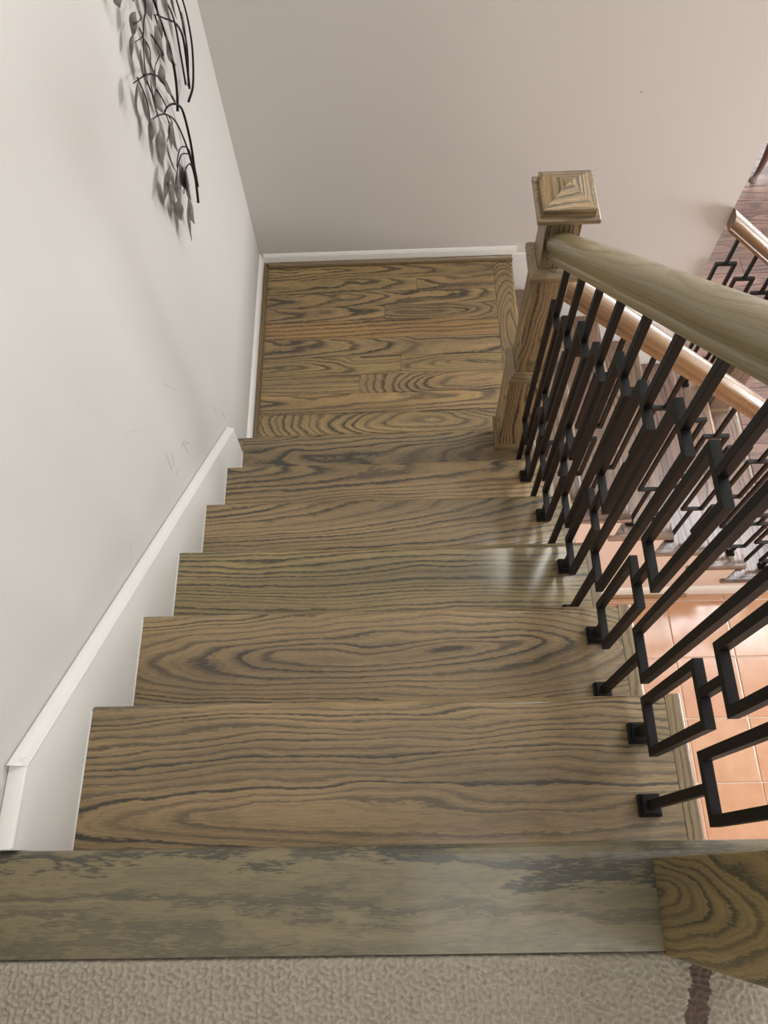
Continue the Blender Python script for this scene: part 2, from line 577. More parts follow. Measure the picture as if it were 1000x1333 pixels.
# carpet: fine loop pile, nobody could count it
def carpet_mesh():
    xs = np.arange(0.0, 1.16, 0.0017)
    ys = np.concatenate([np.arange(-0.1465, -0.31, -0.0017)])
    X, Y = np.meshgrid(xs, ys)
    Z = np.zeros_like(X)
    rs = np.random.default_rng(5)
    # wormy loops: sum of warped random waves
    for kx in range(40):
        ang = rs.uniform(0, 2 * PI)
        wl = rs.uniform(0.006, 0.0115)
        ph = rs.uniform(0, 2 * PI)
        warp = 0.6 * np.sin(X * rs.uniform(120, 260) + Y * rs.uniform(-200, 200) + rs.uniform(0, 6))
        Z += np.sin((X * math.cos(ang) + Y * math.sin(ang)) * 2 * PI / wl + ph + warp)
    Z /= np.sqrt(40 / 2)
    Z = 0.0024 * np.tanh(1.2 * Z) + rs.normal(0, 0.0006, Z.shape)
    edge = np.clip((-0.1465 - Y) / 0.010, 0, 1)
    Z = Z * (0.4 + .6 * edge) - 0.010 * (1 - edge) ** 2 + 0.002
    n, m = X.shape
    V = np.stack([X, Y, Z], -1).reshape(-1, 3)
    idx = np.arange(n * m).reshape(n, m)
    F = np.stack([idx[:-1, :-1], idx[1:, :-1], idx[1:, 1:], idx[:-1, 1:]], -1).reshape(-1, 4)
    vs = V.tolist()
    fs = F.tolist()
    b = len(vs)
    # the rest of the hall carpet, seen from farther away
    x1, y1 = float(xs[-1]), float(ys[-1])
    vs += [(0, y1, 0), (x1, y1, 0), (x1, -2.45, 0), (0, -2.45, 0), (x1, -.147, 0), (5.4, -.147, 0), (5.4, -2.45, 0)]
    fs += [(b + 3, b + 2, b + 1, b), (b + 2, b + 6, b + 5, b + 4)]
    me = bpy.data.meshes.new('carpet')
    me.from_pydata(vs, [], fs)
    me.polygons.foreach_set('use_smooth', [True] * len(me.polygons))
    me.materials.append(M['carpet'])
    return me


cp = bpy.data.objects.new('carpet', carpet_mesh())
COL.objects.link(cp)
tagp(cp, 'beige loop pile carpet at the top of the stairs', 'carpet', kind='stuff')

# ================================================================== UPPER FLIGHT
def nose_prof(y0, y1, zt, th, r):
    """tread section in (y, z): flat top, bullnose at y1"""
    p = [(y0, zt - th), (y0, zt), (y1 - r - .0025, zt)]
    for a in range(0, 7):
        t = PI / 2 - a * PI / 6
        p.append((y1 - r + r * math.cos(t), zt - r + r * math.sin(t)) if a <= 3 else
                 (y1 - r + r * math.cos(t), zt - th + r + r * math.sin(t)))
    return p


stairs = empty('staircase', (0.54, 0.8, -7 * RI), 'upper flight of grey-brown oak stairs descending from the carpet to the landing', 'staircase')
TH = 0.027
WOOD = {  # figure of each tread, read from the boards: centre along/across, trunk offset, lean, bulge
    1: dict(u0=.16, v0=-.135, A=.012, B=.0, C=.07, seed=3.2, tint=(.98, .97, .95)),
    2: dict(u0=-.03, v0=-.045, A=.005, B=.0, C=.22, seed=14.5, tint=(.96, .95, .93)),
    3: dict(u0=.30, v0=.12, A=.055, B=.03, C=.0, seed=22.1, tint=(.88, .93, .80)),
    4: dict(u0=-.42, v0=.055, A=.008, B=.11, C=.0, seed=31.4, tint=(.97, .96, .92)),
    5: dict(u0=.10, v0=.03, A=.06, B=.05, C=.0, seed=40.9, tint=(1.08, 1.05, 1.0)),
    6: dict(u0=.55, v0=-.05, A=.03, B=-.07, C=.0, seed=52.3, tint=(.80, .80, .78)),
}
for kk in range(1, 7):
    y0, y1, zt = (kk - 1) * T - .018, kk * T, -kk * RI
    xl = SK if kk < 6 else 0.001
    if kk == 6:
        # the lowest tread runs to the wall below the plumb-cut end of the skirt
        tr = extr('tread', nose_prof(y0, y1, zt, TH, .012), 0, SK + .0005, W - .031, 'oak', stairs, smooth=30, wood=WOOD[kk])
        box('tread_end', 0.001, SK, 1.312, y1 - .004, zt - TH, zt, 'oak', tr, bev=.003, wood=WOOD[kk])
    else:
        tr = extr('tread', nose_prof(y0, y1, zt, TH, .012), 0, SK + .0005, W - .031, 'oak', stairs, smooth=30, wood=WOOD[kk])
    # return nosing along the open end, mitred into the front edge
    rp = [(W - .030, zt - TH), (W - .030, zt), (W - .0145, zt)]
    for a in range(0, 7):
        t = PI / 2 - a * PI / 6
        r = .012
        rp.append((W - r + r * math.cos(t), (zt - r + r * math.sin(t)) if a <= 3 else (zt - TH + r + r * math.sin(t))))
    extr('return_nosing', rp, 1, y0 - .015, y1 - .0005, 'oak_fine', tr, g=(1, 0, 2), smooth=30, wood=dict(tint=(.95, .94, .9), A=.08, B=.01))
for kk in range(1, 8):
    yb = (kk - 1) * T - .022
    zt = -(kk - 1) * RI - TH
    xr = W - .022 if kk < 7 else W - .022
    box('riser', SK + .0005, xr, yb - .018, yb, -kk * RI, zt, 'oak', stairs, wood=dict())
# closed stringer / wall under the open side, down to the foyer floor
pr = [(-0.16, ZF + .001), (1.288, ZF + .001), (1.288, -6 * RI - .03)]
for kk in range(6, 0, -1):
    pr.append(((kk - 1) * T - .024, -kk * RI - TH - .001 if kk == 6 else -kk * RI - TH - .001))
    pr.append(((kk - 1) * T - .024, -(kk - 1) * RI - TH - .001))
pr[2] = (1.288, -6 * RI - TH - .001)
pr.append((-0.16, -TH - .001))
extr('stringer_wall', pr, 0, W - .042, W - .021, 'peach', stairs)
# landing-edge board of the upper floor
nb = extr('landing_nosing', nose_prof(-.1455, -.0124, 0.0, .032, .011), 0, 0.001, 1.9, 'oak_bold', stairs, smooth=30,
          wood=dict(u0=-.35, v0=-.09, A=.02, B=.05, C=0., seed=64.0, tint=(.84, .82, .76)))

# left skirt board with its moulded cap
cst = .113
sk = bpy.data.objects.new('trim_1', None)
COL.objects.link(sk)
put(sk, None, (0.0, .6, -.6))
struct(sk, 'white stair skirt board with a moulded cap on the left wall', 'skirt board')
zl = lambda yy: cst - SL * yy
# board: follows the rake, lower edge hidden behind the treads
pb = [(-.0115, -.05), (-.0115, .004), (.110, .004), (1.310, zl(1.310) - .016), (1.310, -6 * RI + .0005), (1.10, -6 * RI - .05), (-.0115, -.30)]
extr('board', pb, 0, .0005, SK, 'white', sk, bev=.0008, seg=1)
for kk in range(1, 7):
    box('caulk_line', SK, SK + .0016, (kk - 1) * T - .018, (kk * T - .010) if kk < 6 else 1.309, -kk * RI, -kk * RI + .0016, 'white', sk)
# cap: rounded top edge
def rake_sweep(name, sec, y0, y1, mat, par, plumb=True):
    n = len(sec)
    vs = []
    for yy in (y0, y1):
        for (x, h) in sec:
            vs.append((x, yy - (y0 + y1) / 2, zl(yy) + h - zl((y0 + y1) / 2)))
    fs = [tuple(range(n)), tuple(range(2 * n - 1, n - 1, -1))] + [(i, (i + 1) % n, n + (i + 1) % n, n + i) for i in range(n)]
    return mk(name, vs, fs, mat, par, (0, (y0 + y1) / 2, zl((y0 + y1) / 2)), smooth=35)
sec = [(.0005, -.014), (.0005, .0), (.004, .003), (.010, .002), (.016, -.003), (.020, -.005), (.0265, -.008), (.0275, -.012), (.0265, -.016), (.0238, -.018)]
rake_sweep('cap', sec, .100, 1.3095, 'white', sk)
box('level_cap', .0005, .0265, -.0115, .112, .004, .016, 'white', sk, bev=.003, smooth=40)

# ================================================================== LANDING
ld = empty('stair_landing', (.54, 1.87, ZL - .03), 'oak plank landing at the turn of the stairs', 'landing')
box('subfloor', 0.0, 1.033, 1.352, YF, ZL - .19, ZL - .0185, 'peach', ld)
edges = [2.345, 2.261, 2.186, 2.112, 2.037, 1.945, 1.855, 1.766, 1.678, 1.585, 1.491, 1.40, 1.352]
joints = {1: .671, 3: .532, 6: .593, 7: .426}
LW = [  # figure of the rows, far to near
    [dict(u0=.1, v0=0, A=.010, B=.05, seed=1.1)],
    [dict(u0=.30, v0=.01, A=.05, B=.03, seed=2.2), dict(u0=.0, v0=.0, A=.05, B=.02, seed=3.3)],
    [dict(u0=-.5, v0=0, A=.012, B=.06, seed=4.4)],
    [dict(u0=.3, v0=.01, A=.07, B=.05, seed=5.5), dict(u0=-.08, v0=0, A=.006, C=.5, B=0, seed=6.6)],
    [dict(u0=.0, v0=.1, A=.12, B=.02, seed=7.7, tint=(1.08, .98, .86))],
    [dict(u0=-.6, v0=0, A=.02, B=.05, seed=8.8)],
    [dict(u0=.3, v0=-.01, A=.03, B=.07, seed=9.9, tint=(.98, .95, .9)), dict(u0=-.1, v0=0, A=.008, B=-.1, seed=11.0)],
    [dict(u0=.0, v0=.1, A=.1, B=.02, seed=12.1), dict(u0=.15, v0=0, A=.012, B=0, C=.6, seed=13.2)],
    [dict(u0=-.2, v0=.02, A=.03, B=.04, seed=14.3, tint=(1.06, 1.02, .92))],
    [dict(u0=.18, v0=0, A=.012, B=0, C=.35, seed=15.4)],
    [dict(u0=-.2, v0=.03, A=.02, B=.05, seed=16.5)],
    [dict(u0=-.2, v0=.03, A=.02, B=.05, seed=17.5)],
]
for i in range(len(edges) - 1):
    ya, yb = edges[i + 1], edges[i]
    xs = [.016, 1.0015]
    if i in joints:
        xs = [.016, joints[i], 1.0015]
    for j in range(len(xs) - 1):
        wd = dict(LW[i][j])
        t = wd.pop('tint', (1, 1, 1))
        wd['tint'] = tuple(c * 1.06 * random.uniform(.95, 1.05) * f for c, f in zip(t, (1.03, 1.0, .92)))
        box('plank', xs[j] + .0004, xs[j + 1] - .0004, ya + .0004, yb - .0004, ZL - .018, ZL, 'oak', ld, bev=.0007, seg=1, wood=wd)
# border board with a nosed edge over the first lower step
bp = [(1.0020, ZL - TH), (1.0020, ZL), (XE - .0145, ZL)]
for a in range(0, 7):
    t = PI / 2 - a * PI / 6
    r = .012
    bp.append((XE - r + r * math.cos(t), (ZL - r + r * math.sin(t)) if a <= 3 else (ZL - TH + r + r * math.sin(t))))
extr('border_board', bp, 1, 1.4101, YF - .0225, 'oak', ld, g=(1, 0, 2), smooth=30, wood=dict(u0=.08, v0=-.012, A=.012, B=.0, C=.7, seed=71.0, tint=(1.0, .97, .9)))
def quarter(s):
    return [(0, 0)] + [(s * math.cos(a * PI / 12), s * math.sin(a * PI / 12)) for a in range(0, 7)]
extr('shoe_moulding', [(.0145 + p, ZL + q) for p, q in quarter(.019)], 1, 1.375, YF - .0145, 'oak_fine', ld, g=(1, 0, 2), smooth=50, wood=dict(tint=(.72, .68, .62), A=.1, B=.01))
extr('shoe_moulding', [(YF - .0145 - p, ZL + q) for p, q in quarter(.019)], 0, .0335, XE - .003, 'oak_fine', ld, smooth=50, wood=dict(tint=(.82, .78, .7), A=.1, B=.01))

# baseboards of the landing
bs = [(0, 0), (.014, 0), (.014, .036), (.011, .041), (.011, .045), (.006, .052), (.003, .056), (0, .057)]
struct(extr('baseboard_left', [(.0005 + p, ZL + q) for p, q in bs], 1, 1.374, YF - .0005, 'white', smooth=35), 'low white baseboard on the left wall of the landing', 'baseboard')
struct(extr('baseboard_far', [(YF - .0005 - p, ZL + q) for p, q in bs], 0, .0145, 1.10, 'white', smooth=35), 'low white baseboard on the far wall behind the landing', 'baseboard')

# ================================================================== LOWER FLIGHT
st2 = empty('staircase', (1.8, 1.85, ZF), 'lower flight of warm brown oak stairs descending to the right from the landing', 'staircase')
YB = YF - .019
for kk in range(1, 7):
    x0, x1, zt = X0 + (kk - 1) * T2 - .018, X0 + kk * T2, ZL - kk * RI
    if kk == 1:
        x0 = XE - .03
    yend = YB if x1 < XW + .1 else YF + .03
    pr = []
    pr = [(p, q) for p, q in nose_prof(x0, x1, zt, TH, .012)]
    t = random.uniform(.9, 1.08)
    tr = extr('tread', pr, 1, YN + .031, yend, 'oak_lower', st2, g=(1, 0, 2), smooth=30, wood=dict(tint=(t, t * random.uniform(.96, 1.04), t * random.uniform(.95, 1.05))))
    rp = [(YN + .030, zt - TH), (YN + .030, zt), (YN + .0145, zt)]
    for a in range(0, 7):
        t = PI / 2 - a * PI / 6
        r = .012
        rp.append((YN + r - r * math.cos(t), (zt - r + r * math.sin(t)) if a <= 3 else (zt - TH + r + r * math.sin(t))))
    extr('return_nosing', rp, 0, x0 - (.03 if kk > 1 else -.002), x1 - .0005, 'oak_lower', tr, smooth=30, wood=dict(A=.08, B=.01))
for kk in range(1, 8):
    xb = X0 + (kk - 1) * T2 - .022
    if kk == 1:
        xb = XE - .034
    z1 = ZL - (kk - 1) * RI - TH
    box('riser', xb - .018, xb, YN + .022, YB if xb < XW else YF + .03, max(ZL - kk * RI, ZF), z1, 'oak_lower', st2, g=(1, 2, 0), wood=dict())
# stepped stringer wall on the near side
pr = [(X0 + 6 * T2 - .024, ZF + .001), (W - .020, ZF + .001), (W - .020, ZL - RI - TH - .001)]
pts = []
for kk in range(1, 7):
    xr = X0 + kk * T2 - .024
    pts += [(xr, ZL - kk * RI - TH - .001), (xr, ZL - (kk + 1) * RI - TH - .001 if kk < 6 else ZF + .001)]
pr = [(W - .020, ZF + .001), (W - .020, ZL - RI - TH - .001)] + pts
extr('stringer_wall', pr, 1, YN + .021, YN + .040, 'peach', st2)
b2 = [(0, 0), (.014, 0), (.014, .075), (.009, .085), (.004, .092), (0, .094)]
struct(extr('baseboard_stair', [(YN + .0205 - p, ZF + .0012 + q) for p, q in b2], 0, W - .019, X0 + 6 * T2 - .03, 'white', smooth=35), 'white baseboard along the foot of the lower stair wall', 'baseboard')
extr('shoe_moulding', [(YN + .0062 - p, ZF + .0015 + q) for p, q in quarter(.017)], 0, W - .019, 2.085, 'oak_lower_rail', st2, smooth=50, wood=dict())
# skirt on the far wall of the lower flight
s2 = bpy.data.objects.new('trim_2', None)
COL.objects.link(s2)
put(s2, None, (1.5, YF, -2.0))
struct(s2, 'white skirt board following the lower stairs along the far wall', 'skirt board')
zs = lambda xx: wnose(xx) + .20
pr = [(XE + .004, ZL + .0), (X0 + .0, ZL - .001)]
pr = [(XE + .002, ZL - .001), (1.165, ZL - .001), (XW - .002, zs(XW)), (XW - .002, wnose(XW) - .26), (XE + .002, ZL - RI - .07)]
extr('board', pr, 1, YF - .018, YF - .0005, 'white', s2, bev=.0008, seg=1)
extr('cap', [(XE + .015, ZL), (1.165, ZL), (XW - .002, zs(XW)), (XW - .002, zs(XW) + .018), (1.169, ZL + .018), (XE + .015, ZL + .018)], 1, YF - .0145, YF - .0007, 'white', s2)

# ================================================================== NEWEL POSTS
def newel(cx, cy, zb, zbase, zmid, ztop, label, hb=.057, mat='oak', tint=(1, 1, 1), plinth=True, **bw):
    e = empty('newel_post', (cx, cy, zb), label, 'newel post', 'box newel posts of the stairs')
    def sec(name, levels, m=mat, g=(2, 0, 1), bev=0.0, par=e, **wd):
        v, f = rings_vf([(h, z - levels[0][1]) for h, z in levels])
        if wd.get('tint') is None:
            wd['tint'] = tint
        return mk(name, v, f, m, par, (cx, cy, levels[0][1]), g=g, bev=bev, seg=1, wood=wd)
    if plinth:
        sec('plinth', [(hb + .0075, zb), (hb + .0075, zb + .020), (hb + .002, zb + .030)], m='oak_fine', g=(0, 1, 2))
    sec('base_box', [(hb, zb + .0005), (hb, zbase)], g=(2, 0, 1) if plinth else (2, 1, 0), bev=.0015, **(bw or dict(A=.03, B=.06, v0=.03)))
    sec('ledge', [(hb + .005, zbase - .010), (hb + .005, zbase + .004), (hb - .001, zbase + .014), (.047, zbase + .030)], m='oak_fine', g=(0, 1, 2))
    sec('shaft', [(.0445, zbase + .02), (.0445, zmid - .010)], bev=.0012, A=.02, B=.08, v0=.0)
    sec('collar', [(.046, zmid - .03), (.060, zmid - .016), (.060, zmid), (.053, zmid + .010), (.044, zmid + .016)], m='oak_fine', g=(0, 1, 2))
    sec('neck', [(.0415, zmid + .010), (.0415, ztop - .013)], bev=.0012, A=.05, B=.03)
    c = sec('cap_plate', [(.046, ztop - .030), (.058, ztop - .016), (.068, ztop - .016), (.0715, ztop - .011), (.0715, ztop - .002), (.069, ztop + .0005)], m='oak_fine', g=(0, 1, 2))
    sec('cap_block', [(.0605, ztop - .002), (.0605, ztop + .022)], m='oak', g=(0, 1, 2), bev=.001, par=c)
    # four mitred triangles of the pyramid, grain running up each slope
    hp, z0, z1 = .0590, ztop + .0215, ztop + .047
    cs = [(-hp, -hp), (hp, -hp), (hp, hp), (-hp, hp)]
    for i in range(4):
        a, b = cs[i], cs[(i + 1) % 4]
        v = [(a[0], a[1], 0), (b[0], b[1], 0), (0, 0, z1 - z0), (0, 0, 0)]
        mk('pyramid_facet', v, [(0, 1, 2), (0, 3, 1), (1, 3, 2), (0, 2, 3)], 'oak', c, (cx, cy, z0),
           g=(1, 0, 2) if i % 2 else (0, 1, 2), wood=dict(A=.03, B=.15, v0=.12, u0=.0, tint=(1.1, 1.08, 1.05)))
    return e


nw = newel(.977, RY, -6 * RI, -.795, -.348, -.148, 'grey-brown oak box newel post with pyramid cap on the landing corner')
box('post_foot', .920, 1.034, 1.3735, 1.4090, ZL + .0005, -6 * RI, 'oak', nw, g=(2, 0, 1), wood=dict(A=.03, B=.06, v0=.03))
newel(.9675, -.0925, 0.0, .46, .92, 1.12, 'olive oak newel post at the top of the stairs beside the carpet', hb=.0585, mat='oak', tint=(.92, .93, .70), plinth=False, A=.065, B=.17, u0=.0, v0=.005, seed=8.0)
newel(2.375, YF - .02, ZL - 6 * RI, ZL - 6 * RI + .45, wnose(2.375) + .72, wnose(2.375) + 1.02, 'brown oak newel post at the foot of the far handrail', mat='oak_lower')
newel(2.66, RY, ZF, ZF + .55, wnose(2.66) + .80, wnose(2.66) + 1.06, 'brown oak newel post at the foot of the lower near handrail', mat='oak_lower')

# ================================================================== HANDRAILS
HP = [(.0185, 0), (.0205, .010), (.0245, .013), (.0250, .020), (.0225, .025), (.0245, .033), (.0295, .041), (.0325, .053),
      (.0328, .064), (.0305, .075), (.0255, .084), (.0175, .0905), (.0085, .0938), (0, .095)]
HPF = HP + [(-x, h) for x, h in HP[-2::-1]]


def handrail(label, axis, off, zfun, a0, a1, mat, tint, **wd):
    n = len(HPF)
    am = (a0 + a1) / 2
    zm = zfun(am)
    vs = []
    steps = 10
    for i in range(steps + 1):
        a = a0 + (a1 - a0) * i / steps
        for x, h in HPF:
            z = zfun(a) + h - zm
            vs.append((x, a - am, z) if axis == 1 else (a - am, x, z))
    fs = [tuple(range(n)), tuple(range((steps + 1) * n - 1, steps * n - 1, -1))]
    for s in range(steps):
        for i in range(n):
            j = (i + 1) % n
            fs.append((s * n + i, s * n + j, (s + 1) * n + j, (s + 1) * n + i))
    sl = (zfun(a1) - zfun(a0)) / (a1 - a0)
    q = math.sqrt(1 + sl * sl)
    ax, ox = (1, 0) if axis == 1 else (0, 1)
    def gf(co):
        u = (co[:, ax] + sl * co[:, 2]) / q
        w = (co[:, 2] - sl * co[:, ax]) / q
        return np.stack([u, co[:, ox], w], -1)
    loc = (off, am, zm) if axis == 1 else (am, off, zm)
    o = mk('handrail', vs, fs, mat, None, loc, smooth=38, gfun=gf, wood=dict(tint=tint, **wd))
    tagp(o, label, 'handrail', 'moulded wooden handrails of the stairs')
    return o


UND = .845
handrail('thick olive-brown oak handrail sloping down to the landing newel post', 1, RX + .003, lambda yy: UND - SL * yy, -.0335, 1.3095, 'oak_rail', (1.1, 1.09, 1.06), A=.05, B=.02, v0=.0)
UN2 = .885
handrail('glossy honey-brown oak handrail of the lower stairs seen between the balusters', 0, RY, lambda xx: wnose(xx) + UN2, 1.0195, 2.615, 'oak_lower_rail', (1, 1, 1), A=.05, B=.02)
handrail('short brown oak handrail starting at the free edge of the far wall', 0, YF - .02, lambda xx: wnose(xx) + UN2, XW + .002, 2.333, 'oak_lower_rail', (.8, .8, .85), A=.05, B=.02)

# ================================================================== BALUSTERS
BT = .0138
H = BT / 2


def joined(boxes):
    vs, fs = [], []
    for b in boxes:
        v, f = box_vf(*b)
        n = len(vs)
        vs += v
        fs += [tuple(i + n for i in q) for q in f]
    return vs, fs


RW = .040   # half width of a rectangle, to the bar centre


def ring_vf(z0, z1):
    return joined([(-H, H, -RW - H, RW + H, z0 - H, z0 + H), (-H, H, -RW - H, RW + H, z1 - H, z1 + H),
                   (-H, H, -RW - H, -RW + H, z0 + H, z1 - H), (-H, H, RW - H, RW + H, z0 + H, z1 - H)])


def shoe_vf():
    return joined([(-.0175, .0175, -.0175, .0175, 0.0005, .014), (-.0145, .0145, -.0145, .0145, .014, .022)])


protos = {}


def part_copy(o, parent):
    c = o.copy()
    COL.objects.link(c)
    c.parent = parent
    return c


def baluster(kind, loc, rot, ztop, rings, label, group):
    """kind: key for shared meshes; rings: [(z0, z1)...] heights of the rectangles' bars; ztop: where it enters the rail"""
    e = bpy.data.objects.new('baluster', None)
    e.empty_display_size = .03
    COL.objects.link(e)
    e.location = loc
    e.rotation_euler = (0, 0, rot)
    tagp(e, label, 'baluster', group)
    if kind in protos:
        for c in protos[kind]:
            part_copy(c, e)
        return e
    ps = []
    v, f = shoe_vf()
    ps.append(mk('shoe', v, f, 'iron', None, bev=.0012, seg=1))
    zs_ = [.003]
    for a, b in rings:
        zs_ += [a - H, b + H]
    zs_.append(ztop)
    for i in range(0, len(zs_), 2):
        v, f = box_vf(-H, H, -H, H, zs_[i], zs_[i + 1])
        ps.append(mk('bar', v, f, 'iron', None, bev=.0007, seg=1))
    for a, b in rings:
        v, f = ring_vf(a, b)
        ps.append(mk('rectangle', v, f, 'iron', None))
    for o in ps:
        o.parent = e
        o.location = (0, 0, 0)
    protos[kind] = ps
    return e


ORD = ['first', 'second', 'third', 'fourth', 'fifth', 'sixth']
oB, oA = .046, .161
for kk in range(1, 7):
    zt = -kk * RI
    yB, yA = (kk - 1) * T + oB, (kk - 1) * T + oA
    top = 'top' if kk == 1 else ORD[kk - 1] + ' stair from the top'
    nm = 'topmost stair' if kk == 1 else '%s stair below the carpet' % ORD[kk - 1]
    baluster('uB', (RX, yB, zt), 0, UND - SL * yB - zt + .006, [(.292, .838)],
             'black iron baluster with one tall rectangle on the %s' % nm, 'upper flight balusters with one rectangle')
    if kk < 6:
        baluster('uA', (RX, yA, zt), 0, UND - SL * yA - zt + .006, [(.078, .326), (.415, .715)],
                 'black iron baluster with two stacked rectangles on the %s' % nm, 'upper flight balusters with two rectangles')
for kk in range(1, 7):
    zt = ZL - kk * RI
    nm = '%s stair below the landing' % ORD[kk - 1]
    xB, xA = X0 + (kk - 1) * T2 + .050, X0 + (kk - 1) * T2 + .170
    baluster('lB', (xB, RY, zt), -PI / 2, wnose(xB) + UN2 - zt + .006, [(.33, .86)],
             'thin dark baluster with one tall rectangle on the %s, near rail' % nm, 'lower flight balusters with one rectangle')
    baluster('lA', (xA, RY, zt), -PI / 2, wnose(xA) + UN2 - zt + .006, [(.085, .35), (.44, .745)],
             'thin dark baluster with two stacked rectangles on the %s, near rail' % nm, 'lower flight balusters with two rectangles')
for i, (xx, kk, lab) in enumerate([(2.026, 5, 'dark baluster nearest the far wall edge under the short handrail'),
                                   (2.143, 5, 'dark baluster in the middle of the short far handrail'),
                                   (2.258, 6, 'dark baluster beside the newel post of the short far handrail')]):
    zt = ZL - kk * RI
    n0 = wnose(xx) - zt
    baluster('f%d' % i, (xx, YF - .02, zt), -PI / 2, n0 + UN2 + .006,
             [(n0 + .02, n0 + .27), (n0 + .36, n0 + .735)] if i != 1 else [(n0 + .14, n0 + .735)], lab, 'balusters of the short far handrail')

# ================================================================== WALL ART
STEMS=[
 ( [(1.706, -0.453), (1.739, -0.397), (1.785, -0.317), (1.796, -0.233), (1.772, -0.191), (1.726, -0.153), (1.684, -0.131), (1.657, -0.126)] , 0.004 ),
 ( [(1.707, -0.443), (1.735, -0.383), (1.734, -0.331), (1.73, -0.272), (1.711, -0.204), (1.685, -0.16), (1.641, -0.116), (1.588, -0.08), (1.543, -0.059)] , 0.0028 ),
 ( [(1.719, -0.426), (1.734, -0.373), (1.739, -0.313), (1.719, -0.276), (1.68, -0.244), (1.652, -0.24), (1.62, -0.254)] , 0.0025 ),
 ( [(1.724, -0.411), (1.722, -0.356), (1.709, -0.315), (1.695, -0.281), (1.667, -0.253), (1.636, -0.23), (1.603, -0.228), (1.547, -0.244)] , 0.0025 ),
 ( [(1.732, -0.391), (1.721, -0.352), (1.708, -0.324), (1.69, -0.306), (1.656, -0.298), (1.596, -0.32)] , 0.0025 ),
 ( [(1.764, -0.203), (1.794, -0.17), (1.824, -0.118), (1.827, -0.057), (1.822, 0.006), (1.824, 0.049), (1.826, 0.083)] , 0.0038 ),
 ( [(1.776, -0.184), (1.734, -0.116), (1.687, -0.052), (1.638, -0.009), (1.593, 0.02), (1.559, 0.036), (1.523, 0.052)] , 0.0026 ),
 ( [(1.881, -0.263), (1.943, -0.257), (2.015, -0.207), (2.049, -0.149), (2.066, -0.098), (2.075, -0.054)] , 0.0035 ),
 ( [(1.916, -0.25), (1.925, -0.199), (1.949, -0.133), (1.925, -0.082), (1.886, -0.044), (1.843, -0.01), (1.816, 0.016)] , 0.0035 ),
 ( [(1.905, -0.23), (1.916, -0.152), (1.937, -0.077), (1.919, -0.015), (1.897, 0.041)] , 0.003 ),
 ( [(1.928, -0.252), (1.984, -0.186), (2.002, -0.114), (2.009, -0.064), (2.009, -0.016)] , 0.003 ),
 ( [(1.762, 0.108), (1.732, 0.101), (1.697, 0.098), (1.654, 0.095), (1.617, 0.068), (1.592, 0.017)] , 0.002 ),
 ( [(1.603, -0.0), (1.588, -0.042), (1.593, -0.082)] , 0.0018 ),
 ( [(1.646, -0.051), (1.638, -0.09), (1.658, -0.122)] , 0.0018 ),
 ( [(1.554, 0.044), (1.541, -0.002), (1.542, -0.055)] , 0.0018 ),
 ( [(1.685, 0.044), (1.679, 0.021), (1.67, -0.012)] , 0.0018 ),
 ( [(1.722, 0.029), (1.719, -0.001), (1.73, -0.028), (1.779, -0.042)] , 0.0018 ),
 ( [(1.816, 0.016), (1.787, 0.001), (1.764, -0.031), (1.7, -0.031)] , 0.002 ),
 ( [(1.697, 0.098), (1.654, 0.108), (1.625, 0.114)] , 0.0018 ),
 ( [(1.653, 0.088), (1.617, 0.094), (1.596, 0.095)] , 0.0018 ),
 ( [(1.676, -0.146), (1.66, -0.155), (1.655, -0.162)] , 0.0018 ),
 ( [(1.657, -0.126), (1.635, -0.13), (1.62, -0.146), (1.598, -0.16)] , 0.0018 ),
]
